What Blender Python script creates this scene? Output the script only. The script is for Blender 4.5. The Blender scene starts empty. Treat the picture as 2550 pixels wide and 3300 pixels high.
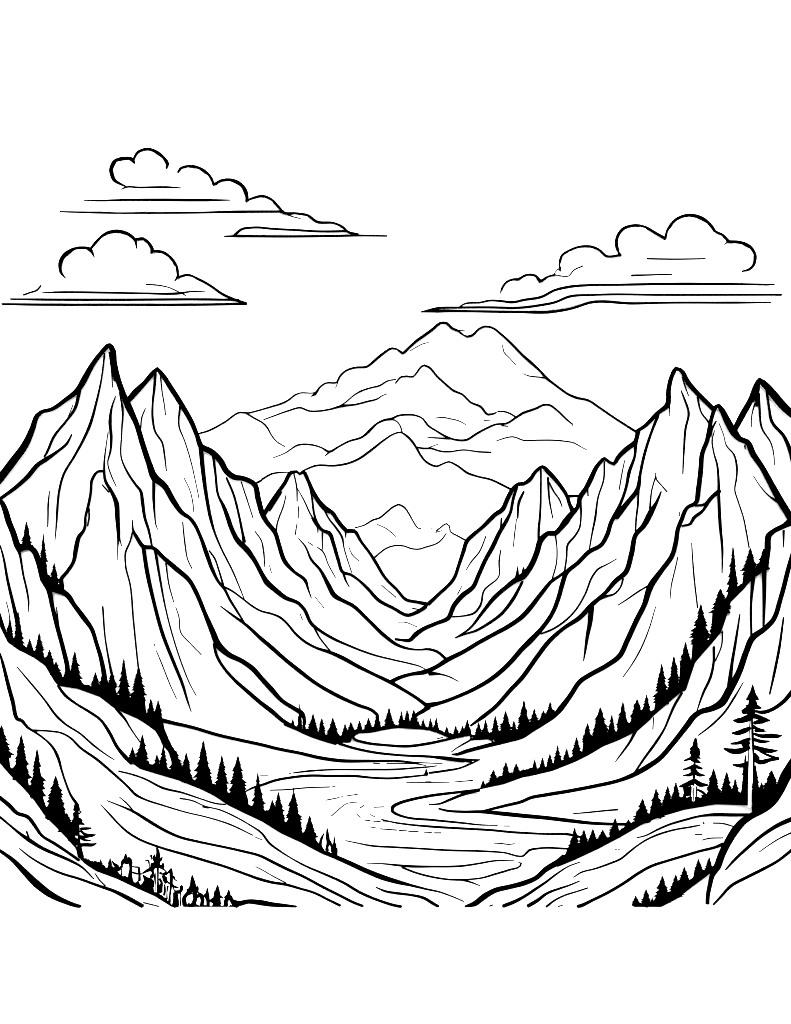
import bpy, math, random
from mathutils import Vector
# ---------------------------------------------------------------- survey data
# every stroke / ridge is a list of surveyed points, grouped by map sheet letter; third number = stroke width
SHEET = {'A': (0, 1020, .5), 'B': (844, 1020, .5), 'C': (1706, 1020, .5),
         'D': (0, 1670, .5), 'E': (844, 1670, .5), 'F': (1706, 1670, .5),
         'G': (0, 2300, .5), 'H': (844, 2300, .5), 'I': (1706, 2300, .5),
         'J': (0, 450, 1300/1688), 'K': (1300, 650, 1250/1688), 'L': (330, 2710, 440/1688)}

INK = {}
INK['M0'] = """
A 1275,757,8 1340,738,9 1450,680,9 1550,618,9 1600,622,9 1645,612,8 1688,600,8 B 60,582,9 130,560,10 170,540 215,505 240,495 330,493,5 350,490,10
B 318,515,3 345,498,14 370,460,9 410,430,8 485,423,9 500,390,10 545,348,10 600,330,11 680,322,12 720,290,14 780,240,14 840,205,12 870,210,9 908,236,16 950,200,14 1000,155,16 1050,120,16 1110,75,15 1150,42,14 1190,42,14 1225,75,14 1265,92,12 1300,120,8 1325,130,12 1355,122,13 1400,80,11 1440,64,11 1480,70,11 1550,120,11 1610,175,13 1688,255,14 C 10,295,16 70,350,12 110,395,16 160,435,12 200,465,12 250,500,12 300,522,14 385,542,12 450,585,11 560,660,11 690,743,13
B 1225,78,8 1265,88,5 1308,92,3
B 955,222,2 1000,195,3 1040,175,3 1075,167,3
B 1552,185,3 1562,230,4 1600,270,3 1637,312,3
C -40,368,2 0,383,5 60,390,6 105,396,8
B 490,425,3 475,462,2
A 1590,625,8 1640,655,8 1685,679,8
"""
INK['M1'] = """
B 0,681,8 20,697,8 40,722,8 55,752,6 95,805,5 150,838,4
B 12,665,5 80,640,6 170,608,8 250,588,9 310,610,9 360,610,9 440,598,9 510,578,14 600,568,9 680,548,10 750,528,7 775,510,4 807,498,4
B 500,580,8 550,545,6 590,510,6 640,480,9 700,460,8 760,445,9 810,415,8 865,405,5
B 862,430,6 900,388,10 935,385,11 975,388,8 1000,360,9 1030,322,10 1048,315,12 1075,325,12 1130,385,11 1185,435,11 1240,480,12 1290,500,10 1350,555,10 1410,580,12 1460,632,12 1490,628,10 1512,618,7
B 1520,612,7 1560,612,8 1600,625,8 1640,650,8
B 1115,655,3 1160,650,5 1220,660,5 1270,672,4 1318,698,2
B 1430,670,4 1470,668,4
"""
INK['M2'] = """
B 68,913,3 150,880,5 235,828,9 330,828,9 385,845,7 435,872,14 490,842,9 560,805,10 650,775,11 690,740,15 740,692,10 800,665,13 830,662,14 870,642,10 930,633,11 1000,640,9 1040,660,8 1070,700,10 1130,740,9 1180,770,12 1230,790,10 1320,795,12 1380,758,12 1450,720,11 1510,695,10 1575,690,11 1640,650,12 1688,620,14 C 0,608,14 50,590,13 90,570,12 130,570,11 180,605,10 240,662,9 280,695,5
B 405,900,3 435,875,8
C 278,690,4 277,705,3
B 830,660,5 870,675,6 895,710,6 905,745,6
B 1068,778,4 1120,782,7 1220,788,8
B 1545,700,6 1588,710,3
B 1510,803,3 1560,785,5 1620,775,6 1688,798,6 C 50,797,7 170,798,7 240,805,6 290,815,6 330,838,4 375,862,3
B 990,840,8 1040,850,10 1090,850,9 1150,868,9 1200,872,8 1300,860,7 1400,872,8 1478,876,9
B 1075,845,4 1135,823,3
"""
INK['M3'] = """
A 1650,1075,10 1688,1055,10
B 0,1050,10 70,1012,9 120,1005,7 180,1003,5
B 275,990,8 340,963,10 480,960,11 560,945,11 620,920,12 700,865,13 790,795,10 850,757,8 895,746,8 935,770,12 970,805,13 1000,850,12 1025,895,11 1065,940,11 1130,965,10 1165,950,8 1205,936,9 1250,955,10 1330,1010,12 1390,1030,10 1480,1052,11 1540,1080,11 1608,1115,11
"""
INK['M4'] = """
E 600,62,5 660,45,6 720,10,9 755,0,9 B 800,1265,9 850,1225,9 880,1212,10 920,1230,9 945,1265,7 965,1300,7 E 985,35,6 1010,65,5 1025,66,4
E 1085,62,3 1100,66,3
E 1125,82,8 1150,62,6 1190,35,7 1210,50,6 1215,85,6 1260,112,7 1310,140,8
E 1120,92,2 1160,80,3
E 740,38,3 800,65,4 865,118,3
"""
INK['M5'] = """
E 725,255,10 760,225,8 800,195,8 850,178,7 920,180,7 960,195,7 1005,200,7 1060,185,7 1140,155,7 1170,125,6 1190,95,4
"""
INK['L1'] = """
B 5,1290,26 50,1215,24 100,1140,22 150,1070,22 190,1005,22 225,1000,16 245,1015,16 270,1000,24 300,1060,20 330,1130,26 370,1195,28 420,1245,34 450,1260,24 485,1310,24 E 520,55,24 545,80,26 595,82,22 640,150,16 700,230,16 735,285,18 800,390,17 870,460,16 930,525,18 1000,540,18 1060,552,22
B 50,1250,12 90,1190,10 130,1130,6
B 295,1030,10 320,1150,9 345,1300,12 E 365,50,20 395,80,18 435,95,24 460,160,22 490,260,20 525,350,18 570,362,16 620,395,14 680,450,18 750,525,20 850,580,18 945,625,20 1000,605,22 1080,555,22
E 525,350,14 540,400,10 566,445,3
E 325,0,12 345,35,12 360,60,8 362,95,3
B 208,1015,6 225,1100,7 228,1190,5
B 237,1225,5 235,1300,3
B 225,1100,2 270,1180,6 330,1300,7 E 350,25,8
B 157,1148,4 140,1220,6 110,1300,7 E 98,40,7 93,80,9
B 400,1240,8 430,1300,8 E 470,50,10 520,130,11 530,190,5 550,260,5 580,350,4
E 540,85,10 541,125,4
E 560,180,2 580,230,4 626,275,3
E 390,95,9 390,200,5
E 300,155,4 330,175,4
E 355,185,4 390,210,6 430,300,5 475,382,4
E 228,30,4 218,90,5 214,148,4
E 770,430,3 865,510,4
E 970,580,6 1010,588,4
"""
INK['L1b'] = """
E 237,130,4 280,180,8 320,268,14 375,330,16 430,430,26 470,500,30 520,530,22 580,560,22 680,650,20 800,765,22 870,815,18 950,842,13 1010,848,9 1080,845,14 1130,860,16 1185,905,16
"""
INK['L2'] = """
A 820,548,30 870,490,36 930,430,26 990,360,26 1015,340,30 1040,365,26 1100,455,30 1170,565,30 1240,690,28 1268,760,26 1300,840,34 1360,870,36 1420,925,36 1460,995,34 1510,1035,34 1570,1045,30 1640,1080,30 1665,1180,34 1700,1290,30 E 30,20,28 85,90,26 110,170,26 150,280,26 210,345,18 280,400,20 300,460,10 320,515,4
A 1003,365,14 995,470,14 985,560,10 987,680,12 1000,740,10 1045,810,10 1062,900,8 1073,995,4
A 1035,380,6 1045,480,5 1060,570,5 1068,635,4
A 938,593,4 915,650,6 908,720,6
A 1160,580,10 1155,710,8 1190,800,5 1230,930,5 1260,1060,3 1283,1170,3
A 1187,1040,3 1225,1120,3 1245,1210,4 1250,1260,3
A 1295,850,26 1310,1000,24 1330,1150,20 1358,1300,18 D 1380,80,12 1420,180,9 1500,340,8 1575,520,4
A 1375,900,14 1390,1020,12 1410,1160,12 1440,1220,20 1470,1300,26 D 1490,60,26 1530,140,30 1590,200,34 1640,270,26 1688,360,26 E 30,410,34 80,455,30 150,510,26 240,550,20 275,590,20 320,680,20 370,720,16 460,775,16 560,820,12 720,880,10 860,915,8 960,938,8 1020,955,6 1052,972,4
A 1460,1040,10 1500,1130,12 1545,1300,12 D 1565,100,14 1575,150,20
A 1555,1065,5 1590,1170,6 1632,1300,4
D 1645,85,5 1688,150,6 E 10,200,8 20,315,4
E 50,305,3 62,352,3
E 345,510,3 370,540,3 402,580,3
E 247,615,3 262,655,3
E 330,690,10 370,765,8 440,855,8
"""
INK['L3'] = """
A -60,1120,40 0,1045,44 80,940,44 160,830,40 210,720,32 240,640,26 265,618,22 330,600,22 420,540,24 500,475,30 540,410,36 590,320,28 640,250,24 705,185,26 720,200,32 735,300,36 760,400,34 800,510,34 830,580,42 880,690,30 920,820,32 960,940,34 1000,1040,46 1060,1090,36 1120,1190,34 1180,1270,26 1225,1300,20 D 1250,30,22 1290,110,20 1330,220,26 1370,330,22 1410,410,16 1450,460,14 1480,520,14 1530,600,12 1580,680,8
D 1440,440,10 1490,465,10 1560,515,8 1640,575,10 1688,600,10 E 60,615,11 120,640,12 165,680,12 210,735,14 270,790,14 350,835,14 440,865,20 520,900,24 620,955,22 720,1005,18 830,1058,22 920,1110,18 1000,1160,18 1060,1205,22
A 520,440,20 505,520,18 485,590,16 430,670,12 350,770,14 300,880,12 285,905,8
A 465,757,6 430,820,14 370,870,16 290,925,26 250,950,26 180,1030,26 90,1110,22 0,1175,18
A 472,565,2 455,610,3 438,650,3
A 675,240,8 655,400,8 620,560,12 580,700,16 540,790,14 480,900,12 410,1020,12 385,1110,12 370,1250,12 D 367,0,10 360,90,5 355,140,3
A 705,230,8 720,340,8 725,455,4
A 724,250,14 735,340,20 745,410,20
A 745,515,5 720,590,10 710,680,18 718,790,14 712,870,10 695,940,5 720,1030,6 750,1095,3
A 698,740,3 685,830,4 672,970,10 680,1060,16 720,1130,20 750,1200,28 758,1300,26 D 762,60,22 765,120,18 760,180,5 760,270,3
D 770,120,6 784,178,3
A 770,490,4 790,590,12 785,750,6 785,920,7 820,1000,11 880,1090,14 905,1120,16 920,1200,20 935,1300,16 D 960,80,14 980,180,10
A 670,995,16 630,1000,14 595,1050,16 585,1140,14 565,1240,16 550,1300,12 D 550,20,14 545,70,16 510,120,24 490,200,26 475,280,20 430,350,20 395,395,22 400,440,26
A 575,1240,8 575,1300,8 D 565,50,6
A 660,1085,6 700,1130,8
A 320,1127,4 312,1200,8 310,1300,7 D 308,55,4
A 992,1050,16 992,1180,16 1000,1300,7 D 1005,40,5 1016,72,3
D 1178,25,5 1195,180,7 1210,265,5 1238,325,4
D 1350,210,8 1385,260,10 1410,330,9 1440,430,12
D 1420,565,4 1500,625,12 1590,690,16 1688,780,22 E 60,830,24 150,910,22 250,990,24 350,1065,20 480,1140,22 620,1205,20 720,1245,18 745,1268,18 748,1300,18
D 663,570,9 680,780,7 700,900,9 720,1000,14
D 375,400,3 395,390,6
"""
INK['L4'] = """
D 855,10,4 857,70,10 880,120,22 930,185,26 985,190,22 1050,250,24 1130,320,30 1220,400,26 1270,490,26 1320,610,24 1370,730,34 1410,820,40 1470,875,32 1560,920,28 1630,970,30 1688,1035,28 E 60,1100,30 130,1175,22 200,1220,24 250,1250,26
D 855,90,8 840,150,8 810,220,10 810,300,8 840,430,8 860,650,8 880,850,8 892,960,8
D 925,190,22 950,350,24 990,530,20 1050,750,20 1120,930,18 1180,1080,16 1210,1180,10 1233,1248,3
D 1000,200,16 1030,380,12 1070,590,7 1120,780,6 1180,960,6 1230,1080,4 1265,1143,3
D 1070,290,8 1090,430,6 1120,540,4
D 1133,570,3 1155,640,5 1165,735,5 1230,810,4 1298,880,4
D 993,808,3 1000,825,3
E 235,1230,10 262,1258,24 272,1285,20 H 276,60,16
D 1008,853,3 1040,930,5 1100,1080,4 1138,1163,3
D 1380,810,16 1395,880,16 1440,960,16 1500,1030,18 1600,1120,22 1688,1195,24 E 60,1240,26 H 130,40,22 200,82,20 300,130,22 400,165,22 480,190,20
"""
INK['L5'] = """
A 0,1175,16 20,1210,30 45,1280,34 D 50,0,34 85,90,34 110,170,36 125,215,20
D 115,180,26 130,240,12 150,360,10 175,470,10 185,540,8 182,605,3
D 120,210,24 150,190,30 185,185,30 215,205,34 250,280,34 290,400,50 315,460,30 340,580,22 370,700,24 410,850,24 435,960,26 440,1040,30
D 310,450,30 370,460,40 430,490,32 480,560,26 540,640,30 590,710,24 620,800,22 650,900,24 670,1000,28 680,1080,30
D 365,575,4 378,690,8 385,760,10
D 0,170,6 20,240,10 50,400,14 90,570,18 115,680,26 125,780,36
D 42,540,3 60,620,3 66,700,4
"""
INK['L6'] = """
D -20,560,14 0,630,16 30,730,20
D 745,1225,10 778,1260,14 G 800,25,12 840,90,7 905,185,5
"""
INK['L7'] = """
D 0,870,8 20,940,16 50,1060,20 80,1170,22 125,1300,20 G 130,40,20 180,90,14 220,115,10 290,165,9 340,215,12 370,270,16 400,370,10 430,460,10 460,530,12 495,580,16
G 210,110,16 260,108,9 330,113,9 390,122,9 440,145,10 520,220,12 620,290,14 720,375,13 820,465,11 880,525,14 930,550,10 1050,590,8 1200,635,6 1340,668,6 1480,712,8 1630,783,5
G 1640,793,3 1688,812,3
D 110,958,4 180,1040,8 280,1160,9 380,1290,13 G 420,65,10 520,130,9 600,200,10 680,260,6 737,297,4
D 375,1080,14 420,1140,16 490,1195,12 580,1250,14 650,1300,14 G 700,110,18 760,220,18 810,280,24 850,320,20
G 765,370,8 830,385,8 930,418,9 1050,478,12 1180,510,9 1300,550,6 1400,580,7 1455,585,6
G 1160,545,8 1240,560,6 1320,595,5 1420,620,6 1500,655,7 1600,710,6 1688,770,10 H 50,835,12 110,880,10 180,925,6 260,970,9 420,1040,12 520,1085,14 640,1155,15 760,1205,14 880,1240,16 1020,1246,12
G 1305,600,5 1345,608,5
G 650,585,3 710,650,9 760,705,9 820,760,11 900,810,11 1000,850,11 1060,870,12 1200,910,14 1350,955,14 1450,985,13 1560,1025,13 1688,1070,15 H 80,1090,14 150,1100,14 240,1125,12 340,1155,12 430,1200,12 525,1246,14
G 690,560,4 780,595,7 860,630,13 950,685,18 1050,745,16 1160,795,14 1280,825,13 1400,850,12 1560,885,13 1688,920,14 H 60,950,16 150,995,16 270,1050,14 400,1120,14 500,1170,14 600,1220,14 670,1246,14
G 768,535,3 810,570,6 865,630,6
G 1648,985,3 1688,1005,4 H 60,1040,4 155,1090,5
G 1500,1205,18 1530,1222,30 1600,1210,24 1688,1218,30 H 60,1228,26 150,1236,18 260,1246,6
H 480,925,24 560,960,26 680,1015,28 780,1055,30 880,1085,24 960,1105,14 1060,1130,10 1150,1150,8 1220,1175,6 1303,1210,5
H 735,1118,5 790,1142,11 880,1158,14 960,1168,12 1050,1190,16 1100,1220,18 1140,1242,14 1250,1246,8 1310,1245,10
"""
INK['L9'] = """
G 0,540,22 60,590,22 110,640,20 180,665,20 220,715,18 270,785,14 350,835,16 440,895,14 510,945,14
G 0,665,12 60,715,10 120,765,14 190,815,22 270,865,18 370,910,16 450,945,14 530,990,10 605,1065,4
G 172,758,8 190,810,8
G 125,868,4 190,920,8 280,975,10 400,1030,12 500,1060,12 640,1110,14 740,1145,18 820,1185,24 920,1240,22
G 612,1028,3 640,1070,6 680,1110,5
G -30,860,14 0,882,16 80,940,22 150,1010,30 230,1090,40 320,1160,36 420,1210,26 500,1238,20 560,1246,8 630,1247,4
G 925,1217,5 1040,1246,5
"""
INK['R1'] = """
E 1075,552,24 1130,500,20 1240,385,20 1270,300,20 1300,210,24 1320,150,24 1360,110,24 1420,60,22 1480,0,26 B 1500,1280,26 1550,1245,28 1580,1180,26 1620,1110,24 1655,1080,22 1688,1078,22 C 0,1055,24 40,1000,20 85,968,20 130,1010,28 200,1090,22 245,1160,20 265,1220,20 285,1260,30
E 860,780,14 900,785,14 950,788,22 990,750,28 1040,715,24 1120,680,22 1200,645,26 1240,560,28 1290,500,30 1360,445,26 1400,360,24 1440,270,24 1490,180,26 1530,95,24 1580,10,22 B 1600,1270,16 1625,1160,16 1645,1100,14
E 1230,635,8 1300,630,8 1370,610,12 1410,560,12 1430,470,9 1530,370,6 1530,280,8 1540,205,5
B 1688,1130,12 1660,1190,16 1650,1300,7
E 1642,5,3 1630,100,5 1622,182,3
E 1545,0,8 1540,60,8
C 75,985,9 75,1100,9 68,1300,12 F 62,60,14 60,150,12
C 120,1040,12 130,1180,9 152,1300,4
C 130,1070,6 160,1130,8 195,1180,7 212,1225,4
E 1445,115,5 1400,220,6 1350,280,6 1318,332,3
E 1288,440,3 1262,490,4
E 877,670,4 920,670,4 1000,700,3
"""
INK['R2'] = """
C 700,750,26 690,800,30 620,860,30 570,910,26 545,950,22 520,940,16 485,915,20 440,960,24 400,1040,30 370,1100,28 330,1160,30 310,1230,22 265,1280,34 F 235,20,40 200,65,30 165,98,30 120,98,28 75,140,34 50,220,34 0,325,34 E 1680,375,40 1640,395,34 1580,440,26 1500,510,26 1420,610,18 1340,710,12 1245,772,5
E 1680,410,14 1620,520,20 1540,620,18 1450,685,16 1380,725,14 1300,750,8 1250,772,5
C 485,935,8 480,1050,8 445,1160,8 425,1300,12 F 405,100,8 385,215,6
C 375,1100,10 380,1155,5
C 330,1160,12 333,1300,8 F 325,60,9 290,120,10 250,165,12 240,260,9 228,340,9
C 615,928,3 600,1000,5 580,1115,5
F 168,105,8 178,180,5 175,290,6 150,385,7
F 228,345,14 190,375,16 150,400,20 90,470,24 0,585,28 E 1688,625,28 1600,690,26 1500,745,24 1400,800,24 1300,860,24 1200,910,28 1120,960,24 1050,990,28 960,1005,20 880,1030,22 830,1055,24
E 1080,1000,26 1150,1005,9 1210,1022,7 1268,1052,4
C 245,1158,18 285,1158,16 320,1156,14
E 1650,310,3 1648,350,16 1645,380,24
E 1688,320,10 1680,370,20
"""
INK['R3'] = """
C 690,742,20 740,710,22 820,630,24 890,570,32 900,460,26 920,380,24 945,335,24 975,345,22 1020,420,28 1080,490,26 1140,550,26 1190,600,26
C 705,745,20 690,800,22 680,900,14 645,1000,20 625,1100,16 590,1200,16 540,1300,24 F 530,20,24 505,100,26 465,170,24 380,220,26 310,290,24 240,350,26 215,420,28 190,510,26 150,610,24 80,710,26 0,795,34 E 1688,830,30 1590,940,28 1500,1020,26 1380,1095,22 1260,1150,20 1150,1190,20 1060,1210,34
C 830,640,16 790,740,14 740,900,16 715,1020,16 700,1110,26 640,1190,28 560,1290,36
C 705,1120,12 700,1220,10 690,1300,9 F 685,80,8
C 905,560,6 907,640,4
C 978,475,4 1000,530,10 1028,620,12 1008,720,12 998,850,10 990,1015,5
C 985,390,4 1005,450,6 1027,510,3
C 1085,520,10 1110,620,7 1160,690,10 1175,770,8
C 815,1007,4 820,1050,6 850,1085,5 888,1130,7
C 815,1030,6 790,1120,6 778,1240,10
C 850,1130,8 820,1200,18 785,1260,34 765,1300,34 F 740,45,30 690,100,26 660,230,30 620,350,30 560,400,28 490,480,22 400,560,28 330,635,28 220,710,22 130,790,26 60,880,26 0,965,26 E 1688,1015,26 1600,1110,24 1500,1220,22 1430,1275,24 H 1345,78,10
F 605,390,10 595,430,8 545,490,9 490,505,14 440,530,12
F 400,570,34 395,650,28 375,760,20 360,860,12 350,920,4
F 75,745,8 140,720,10 220,670,10 300,590,9 360,490,9 410,370,10 440,330,10 500,298,6 567,260,3
C 967,1260,4 968,1285,4
E 1075,1212,36 1050,1235,24 1000,1265,20 975,1290,22
"""
INK['R4'] = """
C 1320,735,30 1370,640,36 1430,530,32 1460,450,30 1485,410,30 1520,440,36 1580,510,44 1640,580,44 1700,635,40
C 1478,430,14 1465,500,30 1440,545,14
C 1470,450,20 1470,570,18
C 1480,500,14 1485,590,12 1500,720,9 1560,820,6 1578,900,4 1580,955,4
C 1455,560,8 1435,640,4 1432,710,3
C 1530,470,12 1545,580,12 1565,680,16 1640,770,18 1680,860,22 1700,950,18
"""
INK['R5'] = """
H 1225,262,6 1260,262,16 1310,245,22 1400,220,22 1500,195,24 1600,170,24 1688,140,30 I 0,115,30 90,60,28 170,5,26 F 200,1230,34 260,1150,28 330,1050,28 400,1005,28 500,950,28 580,890,30 630,790,30 690,660,30 740,560,30 780,440,38 850,340,28 920,240,28 945,150,26 960,60,24 985,0,24 C 995,1270,24 1020,1230,20 1070,1205,24 1090,1110,28 1105,990,28 1115,880,26 1145,800,26 1165,700,22 1185,620,22 1205,580,22 1220,572,22 1240,600,30 1275,670,38 1320,745,42 1360,790,30 1405,808,32 1440,880,34 1500,970,30 1560,1080,34 1620,1190,40 1680,1290,40 F 1700,30,36
C 1205,675,8 1185,710,10 1170,770,8
C 1195,735,3 1180,790,6 1190,880,7 1210,950,10 1220,1050,12 1222,1150,16 1228,1300,18 F 1232,60,16 1245,200,12 1243,355,4
C 1225,690,3 1255,770,3 1270,830,5 1320,890,8 1338,960,10 1335,1050,8 1325,1110,6 1350,1200,6 1382,1300,6 F 1400,90,7 1418,190,6
C 1225,1125,26 1180,1160,22 1130,1210,16 1070,1220,10
C 1215,1130,14 1160,1190,18 1120,1250,16 1060,1300,20 F 1040,35,16 985,50,10
C 1445,1027,2 1490,1095,4 1550,1160,7 1610,1200,14 1660,1240,20
C 1390,830,8 1392,855,4
F 775,430,8 700,475,9 620,530,7 573,560,5
F 958,250,4 940,330,5 915,440,5 908,520,3
F 1047,160,4 1060,350,7 1085,577,6
F 815,570,3 770,720,5 710,860,7 650,960,5 605,1023,4
"""
INK['R6'] = """
F 1720,-10,50 1700,10,50 1640,50,30 1580,80,28 1545,110,34 1535,200,36 1525,300,30
F 1515,330,26 1515,500,20 1510,700,10
F 1445,380,22 1430,550,12 1432,770,10
F 1640,80,12 1640,187,4
F 1190,830,14 1190,920,12 1170,1020,14 1120,1130,12 1080,1245,4
F 1247,730,6 1240,820,6 1200,920,5
F 985,1125,12 940,1200,14 900,1290,12 I 880,80,10 820,180,14 740,290,12 680,380,10
I 803,20,3 797,100,4
I 690,105,16 650,180,12 600,250,9 555,310,3
F 1358,620,6 1330,800,14 1305,950,16 1290,1080,26
"""
INK['R7'] = """
F 1700,220,22 1670,330,26 1620,520,26 1570,660,28 1520,710,30 1440,770,36 1400,860,34 1350,1000,36 1290,1110,44 1240,1190,44 1180,1225,34 1100,1250,30 1050,1290,34 I 1040,45,34 980,125,30 920,200,28 840,290,28 760,345,30 660,400,26 580,430,20 430,465,20 250,500,20 100,525,20 0,545,18 H 1688,562,18 1560,595,16 1420,630,12
F 1640,640,8 1610,850,14 1580,1000,14 1550,1135,8
F 1380,1058,3 1320,1160,10 1260,1250,10 I 1180,70,10 1090,140,5
F 1445,1240,10 1500,1252,22 1560,1235,20 1640,1180,22 1700,1110,24
"""
INK['R8'] = """
H 1310,1242,10 1370,1225,30 1430,1180,34 1500,1140,28 1600,1115,26 1688,1092,28 I 40,1060,26 110,1000,30 180,960,34 230,930,50
H 1555,1240,20 1620,1215,20 1688,1180,16 I 40,1130,14 100,1090,12 180,1030,8 250,985,5 330,955,4
I -10,1240,20 50,1205,20 110,1160,14 200,1125,10 260,1105,8 325,1078,5
H 1455,1245,5 1490,1232,5
I 110,1244,12 160,1205,9 230,1170,8 300,1148,7 380,1122,6
I 170,1246,5 215,1235,4
I 230,1247,6 330,1238,20 400,1205,16 520,1145,16 620,1085,16 700,1030,16 780,985,15 900,945,13 1000,915,14 1100,885,13 1200,860,14 1250,840,20
I 285,1055,4 330,1025,7 420,1000,8 520,965,10 590,935,10 640,895,10 690,855,8 760,810,8 850,772,9 950,745,8 1040,730,8 1100,718,6
I 693,800,4 750,785,6 820,750,9 900,715,10 1000,685,11 1100,660,11 1200,650,18 1300,652,18 1420,652,16
I 1185,705,5 1250,708,6 1320,728,5
I 1068,778,4 1115,778,4
I 1112,815,3 1150,805,5 1250,800,4
I 1122,700,7 1126,710,7
I 553,877,4 565,877,4
I 573,877,4 583,877,4
"""
INK['R9'] = """
I 1720,300,60 1690,345,60 1650,410,60 1610,500,50 1560,580,40 1500,625,34 1440,655,34 1380,695,40 1330,750,44 1280,830,40 1240,910,40 1210,990,40 1180,1040,28 1165,1100,24 1150,1180,22 1148,1245,22
I 1265,1007,6 1320,945,14 1400,870,16 1500,785,18 1600,720,22 1700,675,26
I 1480,893,3 1540,850,4 1620,800,6 1700,762,8
I 1172,1246,8 1230,1185,12 1300,1110,16 1400,1055,16 1500,1005,16 1600,950,14 1700,872,16
"""
INK['ground'] = """
G 1045,42,24 1120,60,20 1250,90,18 1400,135,18 1550,170,18 1688,200,18 H 100,225,18 250,255,18 380,285,20 500,302,20 700,305,16 880,305,12 1000,315,6 1080,318,4 1165,322,3
H 480,185,14 560,212,14 700,245,14 900,268,12 1100,278,14 1190,288,22 1300,300,22 1360,298,10 1408,297,5
H 585,150,14 600,165,14 660,185,16 800,203,14 940,210,16 1060,195,16 1200,165,14 1290,142,14 1345,132,10
H 585,150,12 600,132,12 700,118,10 850,88,10 1000,92,12 1110,105,18 1170,130,14 1215,150,16
H 1130,162,4 1168,152,4
H 1345,130,8 1350,160,8 1300,195,8 1250,225,5 1222,247,4
H 1345,165,14 1400,162,14 1480,168,10 1490,180,8
H 1400,492,16 1250,508,14 1080,530,16 980,550,16 880,580,18 845,600,20 840,625,16 870,648,14 920,665,12 1100,685,12 1300,705,10 1400,716,7 1520,720,4
H 1560,724,4 1600,724,4
H 1400,492,20 1300,520,16 1200,560,14 1150,580,10 1078,585,5
H 1142,612,10 1180,622,12 1300,632,14 1420,632,18 1560,645,24 1688,658,24 I 100,670,22 250,688,22 400,705,18 560,712,16 690,712,16
I 280,645,4 370,637,7 520,622,8 700,610,7
H 1190,290,10 1290,302,8 1350,310,12
H 1400,298,5 1340,325,10 1280,350,9 1200,365,12 1080,382,12
H 0,460,14 80,432,14 200,410,14 300,400,14 450,402,14 600,402,14 700,412,12 830,417,12 940,408,11 1060,395,8
G 1560,515,4 1620,482,10 1688,460,14
H 675,968,4 780,967,6 860,975,10 950,983,14 1100,985,10 1300,980,10 1400,965,9 1500,948,8 1625,948,4
H 1655,957,3 1672,965,8 1665,982,7 1600,1005,10 1500,1035,10 1420,1058,8 1330,1068,8 1250,1072,8
H 905,990,10 980,1020,10 1080,1048,10 1200,1068,9 1310,1075,10 1360,1090,7 1405,1108,4
H 200,382,5 300,370,10 420,362,8 700,360,10 880,358,10 980,350,8 1055,345,8 1130,336,4
H 175,385,3 188,385,3
"""
INK['water'] = """
H 770,680,4 850,700,8 930,712,9 1100,728,12 1300,740,12 1500,752,12 1620,764,12 1688,768,12 I 100,775,10 280,782,14 330,795,12
H 1495,834,4 1540,836,5 1590,842,5 1630,838,4
H 540,818,4 600,830,5 700,850,9 850,860,10 1000,868,9 1200,880,10 1400,885,10 1560,895,8 1688,915,9 I 0,880,12 60,868,10 250,870,10
H 1060,358,4 1060,375,12 1060,388,24 1065,398,8
H -10,396,4 40,396,4
H 52,493,5 150,490,6 280,478,6 440,472,5
H 455,470,3 475,470,3
H 205,480,5 205,500,5
H 720,320,4 760,322,4
H 805,320,5 900,320,5 1010,325,5 1060,335,3
H 932,444,3 1030,443,4 1210,445,3
H 1055,441,8 1090,441,8
H 1237,440,3 1360,430,5
H 415,557,4 500,540,4
H 510,537,4 525,534,3
H 545,530,3 618,519,4
H 450,658,4 490,622,4 550,578,3 615,570,3
H 635,606,4 660,590,4
H 723,603,4 790,600,4
H 663,685,5 700,690,4
H 720,693,4 765,695,4
H 780,690,5 830,696,4
H 693,729,3 740,737,4
H 760,742,4 870,750,5
H 885,752,5 935,755,4
H 945,758,4 1010,760,4
H 1043,763,4 1095,766,4
H 1112,768,5 1155,768,5
H 615,650,4 635,668,3
H 700,650,3 730,665,3
"""

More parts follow.
